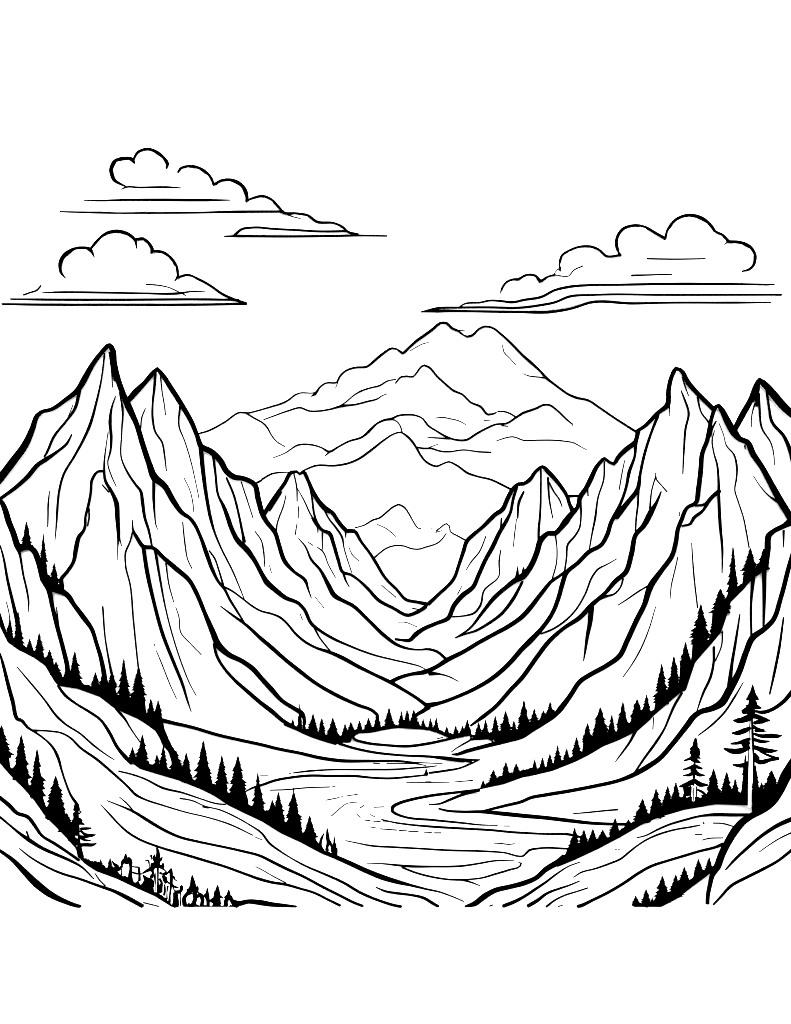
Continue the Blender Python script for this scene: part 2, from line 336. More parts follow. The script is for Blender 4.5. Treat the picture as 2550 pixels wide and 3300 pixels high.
# ridge crests: (name, label, s(x) control points, crest, foot or None, relief)
LAYERS = [
('M0','mountain','high twin-topped far mountain under the clouds',[(0,13)],
 'A 1200,800 1275,757 1340,738 1450,680 1550,618 1600,622 1645,612 1688,600 B 60,582 130,560 170,540 215,505 240,495 330,493 370,460 410,430 485,423 500,390 545,348 600,330 680,322 720,290 780,240 840,205 870,210 908,236 950,200 1000,155 1050,120 1110,75 1150,42 1190,42 1225,75 1265,92 1300,120 1325,130 1355,122 1400,80 1440,64 1480,70 1550,120 1610,175 1688,255 C 70,350 110,395 160,435 200,465 250,500 300,522 385,542 450,585 560,660 690,743 900,860',None,.03),
('M1','mountain','pointed ridge in front of the high far mountain',[(0,11)],
 'A 1650,760 B 12,665 80,640 170,608 250,588 310,610 360,610 440,598 500,580 550,545 590,510 640,480 700,460 760,445 810,415 862,407 900,388 935,385 975,388 1000,360 1030,322 1048,315 1075,325 1130,385 1185,435 1240,480 1290,500 1350,555 1410,580 1460,632 1490,628 1520,612 1560,612 1600,625 1640,650 C 60,760',None,.02),
('M2','mountain','rolling wavy far ridge with two humps',[(0,9.5)],
 'A 1700,1040 B 68,913 150,880 235,828 330,828 385,845 435,872 490,842 560,805 650,775 690,740 740,692 800,665 830,662 870,642 930,633 1000,640 1040,660 1070,700 1130,740 1180,770 1230,790 1320,795 1380,758 1450,720 1510,695 1575,690 1640,650 C -36,620 0,608 50,590 90,570 130,570 180,605 240,662 280,695 420,1000',None,.02),
('M3','mountain','broad pale ridge behind the inner valley peaks',[(0,8)],
 'A 1580,1110 1650,1075 B 0,1050 70,1012 120,1005 180,1003 275,990 340,963 480,960 560,945 620,920 700,865 790,795 850,757 895,746 935,770 970,805 1000,850 1025,895 1065,940 1130,965 1165,950 1205,936 1250,955 1330,1010 1390,1030 1480,1052 1540,1080 1608,1115 C 40,1200',None,.02),
('M4','mountain','small knob peaks in the valley gap',[(0,7)],
 'E 520,100 600,62 660,45 720,10 755,0 B 800,1265 850,1225 880,1212 920,1230 945,1265 965,1300 E 985,35 1025,66 1085,66 1120,84 1150,62 1190,35 1210,50 1215,85 1260,112 1310,140 1400,190',None,.02),
('M5','mountain','low wavy ridge at the end of the valley',[(0,6)],
 'E 640,330 725,255 760,225 800,195 850,178 920,180 960,195 1005,200 1060,185 1140,155 1170,125 1190,95 1260,150 1400,300',None,.02),
('L1','mountain','blunt-topped small peak left of the inner valley',[(0,3.3)],
 'A 1600,1400 B 5,1290 50,1215 100,1140 150,1070 190,1005 225,1000 245,1015 270,1000 300,1060 330,1130 370,1195 420,1245 450,1260 485,1310 E 520,55 545,80 595,82 640,150 700,230 735,285 800,390 870,460 930,525 1000,540 1060,552 1120,640',None,.012),
('L1b','mountain','descending spur below the blunt-topped small peak',[(0,2.85)],
 'E 180,70 237,130 280,180 320,268 375,330 430,430 470,500 520,530 580,560 680,650 800,765 870,815 950,842 1010,848 1080,845 1130,860 1185,905 1260,1000',None,.012),
('R1','mountain','sharp small peak right of the inner valley',[(0,3.08)],
 'E 840,800 860,775 920,760 1000,712 1060,600 1075,552 1130,500 1240,385 1270,300 1300,210 1320,150 1360,110 1420,60 1480,0 1500,-20 1550,-55 1580,-120 1620,-190 1655,-220 1688,-222 C 0,1055 40,1000 85,968 130,1010 200,1090 245,1160 290,1260 400,1400',None,.012),
('L2','mountain','second tall peak on the left with a stepped shoulder',[(0,2.63)],
 'A 760,600 820,548 870,490 930,430 990,360 1015,340 1040,365 1100,455 1170,565 1240,690 1268,760 1300,840 1360,870 1420,925 1460,995 1510,1035 1570,1045 1640,1080 1665,1180 1700,1290 E 30,20 85,90 110,170 150,280 210,345 280,400 300,460 320,515 400,580 600,760 720,840 960,900 1050,955 1090,1020',None,.012),
('R2','mountain','knobbly-crested mountain right of the inner valley',[(0,2.45)],
 'E 800,1090 830,1055 880,1030 960,1005 1050,990 1120,960 1200,905 1245,772 1340,710 1420,610 1500,510 1580,440 1640,395 1680,375 F 0,325 50,220 75,140 120,98 165,98 200,65 235,20 265,-20 C 310,1230 330,1160 370,1100 400,1040 440,960 485,915 520,940 545,950 570,910 620,860 690,800 700,750 800,700',None,.01),
('L3','mountain','tallest sharp peak on the left with its long right ridge',[(0,2.4),(900,2.34),(1218,2.27),(1400,2.25)],
 'A -300,1300 -60,1120 0,1045 80,940 160,830 210,720 240,640 265,618 330,600 420,540 500,475 540,410 590,320 640,250 705,185 720,200 735,300 760,400 800,510 830,580 880,690 920,820 960,940 1000,1040 1060,1090 1120,1190 1180,1270 1225,1300 D 1250,30 1290,110 1330,220 1370,330 1410,410 1440,440 1490,465 1560,515 1640,575 1688,600 E 60,615 120,640 165,680 210,735 270,790 350,835 440,865 520,900 620,955 720,1005 830,1058 920,1110 1000,1160 1060,1205 1100,1260',None,.01),
('R4','mountain','far right peak cut off by the edge of the view',[(0,2.4)],
 'C 1200,900 1320,735 1370,640 1430,530 1460,450 1485,410 1520,440 1580,510 1640,580 1700,635 1900,800',None,.01),
('R3','mountain','tall rounded-tip peak on the right side of the valley',[(0,2.16),(1400,2.16),(1600,2.2)],
 'E 900,1340 980,1290 1060,1210 1150,1190 1260,1150 1380,1095 1500,1020 1590,940 1688,830 F 0,795 80,710 150,610 190,510 215,420 240,350 310,290 380,220 465,170 505,100 530,20 540,0 C 590,1200 625,1100 645,1000 680,900 690,800 705,742 740,710 820,630 890,570 900,460 920,380 945,335 975,345 1020,420 1080,490 1140,550 1190,600 1300,900',None,.01),
('L4','mountain','front buttress spur below the tallest left peak',[(0,2.16),(969,2.12),(1100,2.0)],
 'D 790,700 805,220 857,10 880,120 930,185 985,190 1050,250 1130,320 1220,400 1270,490 1320,610 1370,730 1410,820 1470,875 1560,920 1630,970 1688,1035 E 60,1100 130,1175 200,1220 250,1250 400,1290 H 500,175 560,200',
 'D 780,1300 G 1045,25 1250,72 1400,117 1550,152 1688,182 H 250,237 400,240 560,225',.006),
('R5','mountain','near right peak with a bent left edge',[(1460,1.9),(1560,1.84),(1750,1.8),(2550,1.76)],
 'H 1200,275 1225,262 1310,245 1400,220 1500,195 1600,170 1688,140 I 0,115 90,60 170,5 F 200,1230 260,1150 330,1050 400,1005 500,950 580,890 630,790 690,660 740,560 780,440 850,340 920,240 945,150 960,60 985,0 C 995,1270 1020,1230 1070,1205 1090,1110 1105,990 1115,880 1145,800 1165,700 1185,620 1205,580 1220,572 1240,600 1275,670 1320,745 1360,790 1405,808 1440,880 1500,970 1560,1080 1620,1190 1680,1290 1800,1500',
 'H 1200,285 1310,262 1500,240 1688,240 I 150,300 600,400 1000,500 1800,500',.006),
('L5','mountain','rocky cliff at the left edge with three spruces on its crest',[(0,1.85)],
 'A -300,900 -60,1100 0,1175 20,1210 45,1280 D 50,0 85,90 110,170 150,180 185,180 215,195 250,270 290,390 315,450 370,455 430,485 480,560 540,640 590,710 620,800 650,900 670,1000 690,1100 760,1300',None,.01),
('R6','hill','wooded slope rising along the right side of the lake',[(1540,1.65),(1900,1.62),(2250,1.5),(2550,1.42)],
 'H 1340,505 1400,490 1500,470 1600,425 1688,400 I 50,375 150,345 300,290 400,240 500,185 580,150 700,80 F 800,1260 900,1180 960,1110 1000,1050 1050,940 1120,860 1180,800 1220,720 1260,600 1310,510 1390,430 1450,360 1520,320 1525,300 1535,200 1545,110 1580,80 1640,50 1700,10 1900,-200',
 'H 1340,510 1400,500 1600,500 I 300,400 660,560 1000,700 1900,800',.004),
('R7','hill','smooth rocky slope with one curving crest above the lake spit',[(1550,1.53),(1900,1.54),(2150,1.4),(2550,1.3)],
 'H 1380,640 1420,630 1560,595 1688,562 I 0,545 100,525 250,500 430,465 580,430 660,400 760,345 840,290 920,200 980,125 1040,45 1050,30 F 1100,1250 1180,1225 1240,1190 1290,1110 1350,1000 1400,860 1440,770 1520,710 1570,660 1620,520 1670,330 1700,220 1900,-100',
 'H 1380,642 1560,620 I 0,600 250,600 700,595 900,680 1300,780 1900,780',.004),
('L6','hill','dark wooded foot slope below the left peaks',[(0,1.48)],
 'D -200,500 0,640 60,780 160,830 250,880 330,935 400,1045 560,1090 700,1120 780,1180 900,1210 1040,1285 G 1055,100 1110,230 1170,380 1240,500',None,.004),
('L7','hill','long striped hillside sloping down to the lake on the left',[(0,1.12)],
 'D -200,500 0,705 60,825 160,870 220,905 290,960 350,1060 375,1080 420,1140 490,1195 580,1250 650,1300 G 700,110 760,220 810,280 850,310 1000,350 1180,400 1300,460 1400,510 1480,560 1600,620 1688,670 H 120,740 250,810 390,885 490,930 560,960 680,1015 780,1055 880,1085 960,1105 1060,1130 1150,1150 1220,1175 1303,1210 1500,1400 1700,1900',None,.004),
('R8','hill','broad striped hillside on the right under the big pines',[(0,1.0)],
 'H 900,1900 1100,1400 1310,1250 1370,1228 1430,1180 1500,1140 1600,1115 1688,1092 I 40,1060 110,1000 180,960 300,900 450,845 600,770 720,700 830,650 1000,590 1200,560 1440,570 1560,560 1620,480 1688,360 1900,150',None,.004),
('L9','hill','nearest hillside in the lower left corner',[(0,.86)],
 'G -200,150 0,300 60,370 150,455 220,530 290,640 400,750 490,860 510,930 550,960 620,1005 750,1045 870,1100 980,1155 1100,1235 1300,1330 1600,1500 2000,2000',None,.004),
('R10','hill','low wooded knoll at the lower right',[(0,.92)],
 'I 560,1300 672,1235 850,1215 950,1165 1060,1090 1160,1020 1250,960 1350,1200',None,.004),
('R9','hill','nearest hillside in the lower right corner',[(0,.82)],
 'I 1000,2000 1100,1500 1146,1255 1150,1180 1165,1100 1180,1040 1210,990 1240,910 1280,830 1330,750 1380,695 1440,655 1500,625 1560,580 1610,500 1650,410 1690,345 1900,150',None,.004),
]

# tree rows: (key, layer, phrase, undergrowth top, undergrowth bottom, trees "x,tip,base,width")
ROWS = [
('T1','L5','on the left cliff crest',
 'D 118,150 135,168 160,160 215,172 240,220 262,270 305,360 320,370 370,420 385,430 415,430',
 'D 118,215 135,215 155,200 180,195 210,215 250,290 290,430 310,460 350,472 415,500',
 'D 172,20,185,74 280,90,400,52 350,285,440,76'),
('T2','L6','under the tall left peaks',
 'D 0,630 20,690 50,740 95,775 150,820 200,845 245,865 300,900 345,945 410,1030 480,1055 560,1075 590,1080 650,1110 710,1080 775,1150 850,1160 940,1250 1000,1265 1042,1270 1046,1290 G 1065,110 1110,210 1135,250 1170,360 1185,400',
 'D 0,700 50,800 120,850 220,900 290,950 350,1050 375,1080 500,1100 640,1150 730,1220 790,1250 880,1290 G 930,60 1000,110 1030,160 1045,200 1085,245 1100,290 1115,350 1185,410',
 'D 64,640,750,46 118,600,810,66 192,775,845,50 254,735,880,66 320,845,915,56 362,925,1010,80 432,960,1045,60 482,858,1065,100 615,990,1095,66 668,980,1085,66 722,980,1095,66 798,905,1165,88 893,950,1175,98 973,1160,1268,58 1020,1170,1272,54'),
('T3','L7','down the left lake shore',
 'G 830,280 890,300 985,330 1040,350 1100,355 1185,395 1265,430 1400,455 1480,515 1570,540 1610,590 1640,600 H 0,620 50,630 90,630 150,695 270,770 365,835 380,865 440,895 490,910',
 'G 830,300 900,355 980,380 1150,430 1300,490 1380,530 1470,590 1550,630 1688,695 H 120,770 250,830 390,905 490,945',
 'G 855,215,295,56 919,135,325,96 1012,260,352,54 1054,200,362,66 1135,235,395,110 1202,250,430,90 1312,175,445,124 1430,265,480,84 1534,270,530,122 1590,520,570,30 1662,375,640,90 H -8,480,640,60 68,555,640,60 108,505,690,86 205,500,745,120 308,655,820,96 H 468,785,915,48'),
('T4','L9','on the near lower left hillside',
 'G -60,250 0,300 80,350 110,355 190,460 210,465 285,560 305,620 330,620 430,720 480,760 500,880 540,930 590,945 640,960 690,995 L 110,335 190,375 240,430 330,445 370,470 400,525 440,490 475,545 510,500 560,480 625,520 640,630 700,650 780,705 850,780 950,815',
 'G -60,270 0,320 60,390 150,480 220,560 290,660 400,770 490,870 500,920 550,970 620,1015 L 180,470 400,575 640,680 860,818 950,822',
 'G 10,75,320,130 138,135,420,112 240,220,540,96 360,400,720,140 430,640,790,110 650,935,1000,40 710,925,1022,52'),
('T5','ground','along the far end of the lake',
 'H 140,60 190,70 250,95 310,100 410,135 520,140 590,105 650,100 770,80 870,75 1000,75 1140,95 1180,125 1280,130 1340,125 1380,140 1420,110 1470,120 1540,110 1600,100 1640,100 1690,90 I 0,50 60,40 130,-20 165,-30',
 'H 140,75 290,135 420,180 490,190 575,185 590,135 700,118 850,92 1080,105 1160,130 1210,160 1290,150 1340,135 1365,160 1490,165 1510,190 1600,170 1688,145 I 0,120 100,60 165,5',
 'H 200,30,90,34 245,-80,95,34 273,-10,110,30 331,-2,105,70 387,25,112,50 457,25,155,88 537,60,145,50 575,50,112,50 630,42,112,50 688,25,102,60 745,-10,85,50 820,-42,90,72 900,-20,72,44 937,-30,72,54 980,-30,60,54 962,30,78,28 1007,42,82,32 1040,30,88,34 1087,25,92,36 1125,20,108,46 1192,80,135,40 1250,75,135,44 1293,75,125,42 1325,35,135,60 1397,55,155,72 1443,37,135,56 1505,12,145,66 1572,-20,115,80 1625,40,110,40 1690,-90,105,90 I 33,-35,62,66 92,-22,42,60 135,-82,5,52'),
('T6','R6','climbing the right slope above the lake',
 'H 1400,480 1450,450 1520,410 1600,385 1688,360 I 0,350 50,355 100,350 160,315 220,300 270,280 340,240 400,170 500,140 570,115 640,60 F 735,1258 800,1240 840,1200 885,1105 960,1080 1000,960 1035,930 1080,800 1130,785 1160,780 1200,600 1250,540 1290,470 1345,440 1400,400 1450,340 1460,310 1530,250',
 'H 1400,490 1560,455 1688,410 I 0,405 150,370 300,310 380,270 480,210 580,170 700,110 780,40 F 800,1275 980,1120 1010,1110 1070,930 1200,780 1240,730 1270,640 1300,540 1390,450 1440,385 1500,350 1530,330',
 'F 1510,195,340,90 1425,190,410,110 1314,175,470,76 1200,570,790,80 1232,455,760,130 1268,520,650,70 1106,553,810,130 1007,797,950,82 933,885,1115,88 853,935,1215,94 757,1135,1262,66 695,1165,1285,96 I 603,-80,120,90 458,-42,135,116 533,0,135,60 376,60,185,76 306,150,262,68 242,220,292,46 183,200,312,56 133,255,332,48 85,280,350,42 35,290,362,34 H 1640,320,405,70 1573,310,425,76 1493,360,445,70 1427,425,475,40'),
('T7','R8','behind the big pines on the right hillside',
 'I 180,965 230,910 250,860 285,840 330,830 380,825 440,820 520,790 600,740 680,690 700,680 765,650 860,625 920,540 1000,540 1150,535 1240,510 1300,500 1370,510 1408,500 1411,560 1437,560 1440,500 1480,480 1510,500 1585,470 1610,430 1640,370 1700,320',
 'I 180,990 300,940 450,870 600,790 720,720 830,670 1000,620 1200,585 1390,590 1408,590 1411,564 1437,564 1440,640 1500,600 1540,610 1600,540 1640,460 1700,390',
 'I 268,825,900,50 293,733,870,80 352,745,840,66 410,740,840,70 474,748,815,80 555,673,790,84 640,680,740,60 731,548,720,112 818,480,690,104 892,465,620,86 945,440,580,78 1000,500,560,40 1188,355,560,112 1273,375,560,100 1327,415,540,70 1393,260,560,80 1458,330,540,66 1498,440,520,50 1561,365,560,124 1640,400,520,80'),
('T8','R10','on the low knoll at the lower right',
 'I 672,1195 720,1225 790,1215 850,1170 900,1160 960,1080 1030,1075 1070,1040 1130,1005 1190,980 1225,900',
 'I 672,1247 850,1247 950,1195 1060,1110 1160,1035 1225,1000',
 'I 687,1170,1235,56 753,1128,1235,70 793,1180,1222,30 858,1045,1205,104 944,1035,1170,84 1000,987,1095,80 1091,935,1030,64 1160,925,1015,64'),
('T9','L9','at the foot of the tangled trees at the bottom edge',
 'L 1000,800 1040,788 1085,765 1105,795 1160,785 1200,795 1235,745 1262,800 1300,785 1340,812 1380,770 1440,760 1480,805 1515,770 1555,812 1620,775 1690,750',
 'L 1000,823 1690,823',
 ''),
]

# drawn trees built limb by limb: (name, label, category, layer, base x,y, trunk strokes (pale), trunk strokes (dark), branch strokes)
LIMB = [
('pine_tree','tallest pine with a bare pale trunk and sparse dark boughs on the right','pine','R8','I 1425,650',
 'I 1432,-20,8 1428,100,16 1426,250,22 1422,420,24 1420,600,26',
 """I 1440,-180,6 1438,-60,12 1436,30,12 1440,120,14 1446,280,12 1448,450,16 1445,640,20
I 1424,20,5 1418,120,5 1414,250,6 1408,400,7 1405,590,8""",
 """I 1440,-185,5 1440,-140,20 1440,-100,44 1442,-92,20
I 1400,-90,8 1440,-105,26 1476,-92,8
I 1440,-80,30 1440,-40,36
I 1400,-50,8 1430,-50,20 1470,-42,18 1497,-36,5
I 1372,-16,10 1400,-22,24 1430,-30,20
I 1380,-12,18 1420,-15,20
I 1450,-15,16 1420,0,22 1435,20,18
I 1315,44,6 1350,45,22 1400,38,20 1430,30,14
I 1345,40,8 1440,15,20 1530,40,14
I 1450,60,14 1500,48,20 1552,42,6
I 1305,125,6 1340,125,18 1390,108,20 1430,90,12
I 1440,80,14 1470,98,12 1515,105,6
I 1455,110,10 1500,115,6 1533,112,3
I 1450,130,10 1490,143,14 1560,143,18 1600,145,16 1628,140,4
I 1300,193,8 1340,190,12 1390,175,18 1425,160,10
I 1445,165,14 1500,180,14 1548,178,6
I 1255,225,8 1300,240,20 1360,240,22 1420,215,16
I 1380,200,24 1415,185,14
I 1448,215,16 1500,232,20 1560,240,16 1600,238,5
I 1450,258,12 1470,290,20
I 1485,245,4 1540,268,10 1603,288,8
I 1455,300,14 1490,312,20 1550,298,14 1603,288,14
I 1312,330,7 1360,335,16 1415,320,18"""),
('fir_tree','mid-sized fir with drooping tiers standing left of the tallest pine','fir','R8','I 1060,575',
 'I 1060,455,8 1058,500,16 1058,560,16',
 """I 1070,160,6 1066,300,14 1062,400,16 1058,460,14
I 1040,470,16 1038,540,12
I 1080,470,10 1076,550,8
I 1060,480,5 1060,560,5""",
 """I 1073,160,12 1070,190,24 1068,250,30
I 1037,230,10 1065,225,40 1098,233,8
I 1050,250,40 1085,255,40
I 998,302,8 1040,288,16 1070,275,30 1104,288,6
I 1050,295,20 1080,305,20 1105,318,6
I 992,360,8 1030,350,14 1065,340,24 1115,355,10
I 1050,360,24 1080,372,16
I 992,398,6 1030,395,16 1065,380,24 1100,395,18 1133,397,6
I 968,470,8 1000,462,22 1040,445,26 1062,430,20
I 1065,430,20 1100,455,26 1150,460,10
I 1010,475,30 1020,520,34
I 1085,490,10 1115,505,14 1137,525,12 1110,530,8"""),
('fir_tree','small ragged fir leaning out of the left foreground trees','fir','L9','G 525,930',
 None,
 """G 495,580,8 500,640,16 508,720,10 510,800,10 512,860,30 525,925,36
G 505,780,8 508,840,8""",
 """G 495,585,22 495,620,34
G 505,625,6 525,632,6 510,645,8
G 490,640,30 490,680,22
G 465,712,10 490,690,40 525,690,20
G 510,700,24 545,715,5
G 440,720,16 500,725,20
G 430,745,24 500,755,30
G 520,742,14 560,740,14 588,738,8
G 520,755,12 550,778,14 590,785,18 618,780,5
G 450,775,8 500,780,14
G 510,790,14 550,795,14 590,788,8
G 515,800,12 550,815,12 585,818,6
G 520,845,16 560,845,18 600,845,16 622,835,6
G 450,800,30 500,830,34
G 520,840,10 530,858,4"""),
('bare_tree','half-bare round-topped tree, first of the tangled trees at the bottom left','tree','L9','L 345,520',
 None,
 'L 350,290,30 352,350,28 345,420,40 350,510,56',
 """L 290,160,14 290,220,46 290,250,60
L 240,300,22 265,250,50 310,250,64 345,255,46 352,300,34
L 325,200,14 345,235,34 352,300,30
L 245,310,28 215,345,30 195,365,26
L 240,350,10 240,420,16
L 360,310,8 400,322,14 452,328,18 456,370,26 460,430,22 460,490,28
L 360,385,16 420,403,20 490,408,14
L 120,245,8 150,290,28 180,315,44 170,350,60"""),
('bare_tree','tallest twisted tree with a thin bare trunk among the tangled trees','tree','L9','L 690,660',
 None,
 """L 688,340,20 688,480,16 692,640,30
L 655,400,10 650,450,24 660,540,6 660,620,5""",
 """L 672,85,18 685,120,30 690,180,44 680,260,64 660,310,70
L 600,180,26 608,200,16 612,235,6
L 535,243,12 570,243,20 578,270,16 583,330,5
L 645,170,12 640,215,34 650,260,20
L 740,200,14 725,235,22 690,260,24
L 750,280,24 748,330,40 705,300,22
L 690,320,20 740,340,20 795,380,8
L 640,290,70 615,340,50 560,365,32 500,400,18
L 605,340,40 628,400,24 605,450,40
L 505,425,14 540,470,44 575,520,110 580,570,100
L 715,395,30 745,410,14 790,400,40
L 750,430,26 775,470,54 785,520,30
L 710,470,24 735,520,26 720,570,44 715,630,50
L 770,540,16 775,600,22 765,670,24"""),
('bare_tree','hook-topped bare tree right of the tallest twisted tree','tree','L9','L 845,790',
 None,
 """L 850,345,26 852,400,36 852,520,32 845,600,20 835,680,18 830,760,30
L 810,560,20 800,640,10 800,720,16""",
 """L 845,350,16 815,390,20 790,410,20
L 850,420,20 885,450,22 900,480,14 925,495,8
L 850,530,34 880,560,24 940,578,14
L 795,490,16 820,520,16 850,530,20"""),
('bare_tree','crook-shaped dead stem beside the hook-topped bare tree','tree','L9','L 966,800',
 None,
 'L 978,560,36 978,600,38 968,640,12 968,800,16',
 """L 870,565,8 900,620,16 950,630,40
L 905,640,50 908,700,52 905,790,70 900,800,70"""),
('bare_tree','pointed tree on splayed roots, largest of the last five at the bottom edge','tree','L9','L 1110,800',
 None,
 """L 1112,425,12 1115,480,40 1120,540,60 1120,600,90
L 1140,640,50 1150,700,44 1135,760,44 1115,800,50""",
 """L 1050,592,12 1045,615,8 1075,585,16 1100,600,30
L 1180,560,14 1178,590,28 1160,630,44
L 1090,625,60 1040,665,36 1015,700,40 1018,790,46
L 1030,795,20 1060,802,26 1100,808,20"""),
('bare_tree','short stooped tree right of the pointed tree on splayed roots','tree','L9','L 1230,800',
 None,
 'L 1195,650,30 1225,680,46 1240,730,40 1228,795,36',
 """L 1190,630,6 1200,665,30
L 1200,670,40 1150,720,14 1150,790,30"""),
('bare_tree','thin spiked tree third from the end at the bottom edge','tree','L9','L 1305,800',
 None,
 'L 1298,578,8 1298,630,28 1296,680,50 1308,750,34 1308,800,34',
 """L 1252,695,14 1270,670,26 1290,660,30
L 1300,720,30 1335,745,20"""),
('bare_tree','stout pointed tree second from the end at the bottom edge','tree','L9','L 1420,800',
 None,
 'L 1425,550,14 1425,600,40 1420,660,64 1415,720,76 1420,785,80',
 """L 1335,745,28 1370,735,56 1400,740,60
L 1388,625,10 1395,680,30 1440,680,30 1490,705,14"""),
('bare_tree','last pointed tree where the dark bank begins at the bottom edge','tree','L9','L 1560,800',
 None,
 'L 1563,608,14 1563,650,36 1555,700,50 1530,740,40 1530,800,46',
 """L 1510,700,16 1545,690,50 1580,700,46
L 1580,690,44 1605,745,40 1640,785,50 1670,790,60"""),
]

LIMB += [
('bare_tree','hoop-shaped bare tree with white gaps near the end of the left shore row','tree','L7','H 415,880',
 None,
 'H 422,740,6 424,790,20 428,830,18 415,880,12',
 """H 402,770,5 385,805,14 378,850,16 395,885,16
H 424,800,14 440,835,18 452,855,14 455,890,14
H 420,850,12 425,885,14"""),
]

CLOUDS = [
('billowy stepped cloud trailing down to the right at the upper left', 11000,
 'J 250,303 350,255 460,200 462,140 490,85 560,78 610,38 680,70 705,120 745,130 800,108 860,130 895,185 960,168 1010,190 1035,255 1100,235 1150,260 1185,303 1300,320 1420,352 1450,380 1620,402',
 'J 250,306 600,306 940,408 1420,408 1620,404',
 """J 563,98,5 555,84,14 520,78,11 480,92,14 466,130,16 478,168,13 510,188,7 527,196,4
J 560,82,8 575,55,9 600,42,9 620,40,9 660,55,12 690,82,12 702,100,14 697,120,5
J 745,136,6 755,122,8 790,111,9 820,115,11 860,135,11 885,165,11 895,188,10 925,172,9 960,168,10 1000,182,14 1025,210,16 1033,250,13 1032,258,8
J 1032,256,6 1060,244,7 1100,236,9 1135,250,9 1165,280,9 1187,305,10 1240,309,8 1290,318,9 1325,343,10 1400,350,7 1440,370,8 1450,382,9 1500,397,8
J 508,208,2 527,199,5 580,200,6 700,199,7 757,202,3
J 352,253,3 400,255,5 525,252,7 700,252,10 865,253,9 963,253,3
J 252,301,4 340,304,5 430,306,6 600,307,6 850,305,6 980,302,9 1187,301,8
J 1190,308,3 1225,322,3 1258,330,3
J 980,403,8 1010,376,8 1060,368,7 1150,374,7 1230,378,7 1340,384,7 1450,383,8
J 938,405,4 1000,404,9 1200,405,8 1400,403,8 1500,401,7 1620,403,5"""),
('rounded cumulus cloud at the left with a long flat base', 10000,
 'J 10,688 100,645 170,610 246,560 250,510 280,468 340,450 380,458 430,405 490,382 550,400 600,415 635,460 690,470 735,520 742,580 790,565 870,600 950,655 1035,686',
 'J 10,691 400,694 900,692 1035,689',
 """J 275,580,3 255,555,10 252,520,13 272,482,15 310,458,12 345,452,9 378,460,14 395,492,2
J 380,458,10 410,420,9 450,390,11 490,383,12 530,392,12 565,418,10 572,455,3
J 565,418,10 600,415,11 628,440,12 638,466,13 632,476,4
J 638,466,10 680,470,9 715,495,11 738,530,11 742,575,9 733,590,4
J 740,578,8 785,566,8 830,583,8 880,610,8 930,645,9 980,668,9 1032,686,10
J 98,650,5 125,640,5 155,630,6 173,608,3
J 612,606,4 650,608,4 705,618,3 750,638,3 778,652,3
J 175,641,3 230,639,7 430,640,7 600,643,6 750,643,8 800,636,4 860,637,3
J 45,667,5 175,669,8 500,670,8 900,669,8 1000,671,7
J 10,688,7 120,690,8 500,691,8 800,691,8 1033,687,9"""),
('wide cumulus cloud at the right with three long base streaks', 12000,
 'K 75,478 250,450 425,410 430,370 490,338 545,317 595,340 650,320 680,300 685,250 720,215 800,192 850,205 885,235 940,232 925,190 950,130 1020,102 1080,120 1138,158 1160,105 1245,58 1320,85 1360,132 1415,170 1500,185 1535,240 1560,340 1645,405',
 'K 75,483 400,486 650,480 810,446 1645,440',
 """K 425,418,3 427,385,7 450,350,8 480,338,8 500,338,9
K 500,338,9 540,318,8 575,322,9 597,345,12 630,326,7 660,318,7
K 597,345,12 592,352,4
K 655,318,3 722,322,3 740,300,4 783,279,4
K 655,316,2 675,292,3 683,300,5 681,265,9 690,235,9 720,214,8 770,196,8 820,196,8 850,208,8 885,237,8 945,233,9
K 945,233,8 930,200,12 930,160,12 955,120,12 1010,103,10 1050,110,9 1100,138,10 1140,160,10
K 1140,160,8 1150,125,10 1190,76,11 1245,58,11 1300,72,13 1340,105,12 1360,132,10 1385,142,8 1415,172,11
K 1415,173,10 1470,178,11 1510,198,12 1532,240,11 1525,275,10 1505,295,9 1475,303,5
K 1415,173,6 1397,185,2
K 1060,248,5 1180,250,5 1315,248,4
K 993,321,7 1060,319,5 1130,317,4 1170,317,3
K 247,455,3 265,445,5 340,438,7 370,431,7 430,433,8 470,438,9 530,427,9 600,415,10 660,385,9 720,371,10 820,363,8 920,362,8 1150,358,9 1360,358,9 1615,361,5
K 75,480,3 150,463,8 230,461,8 380,460,8 500,462,8 600,450,9 660,438,9 720,414,9 830,406,7 1150,406,7 1645,405,7
K 75,480,3 150,476,12 300,477,8 500,480,9 640,480,11 740,463,9 810,440,10 1000,443,9 1150,440,7 1450,440,7 1600,439,4"""),
]
# ---------------------------------------------------------------- helpers
FOC, HORIZON, EYE = 3000.0, 1850.0, 300.0     # focal length and horizon in survey units, eye height in metres
A0 = .0014286 - 2924*3.916e-7
B0 = 3.916e-7
R = random.Random(7)
def fat(w): return w*1.08+1.95


def parse(text, nval):
    """-> list of (x, y[, w]) in survey units"""
    out, ox, oy, k = [], 0, 0, 1
    for tok in text.replace(' ', ' ').split():
        if tok in SHEET:
            ox, oy, k = SHEET[tok]
            continue
        v = [float(q) for q in tok.split(',')]
        x, y = ox + v[0]*k, oy + v[1]*k
        rest = [q*k for q in v[2:]]
        out.append([x, y] + rest)
    if nval == 3:
        known = [i for i, p in enumerate(out) if len(p) > 2]
        for i, p in enumerate(out):
            if len(p) == 2:
                a = max([j for j in known if j < i], default=None)
                b = min([j for j in known if j > i], default=None)
                if a is None: w = out[b][2] if b is not None else 4
                elif b is None: w = out[a][2]
                else: w = out[a][2] + (out[b][2]-out[a][2])*(i-a)/(b-a)
                p.append(w)
    return out


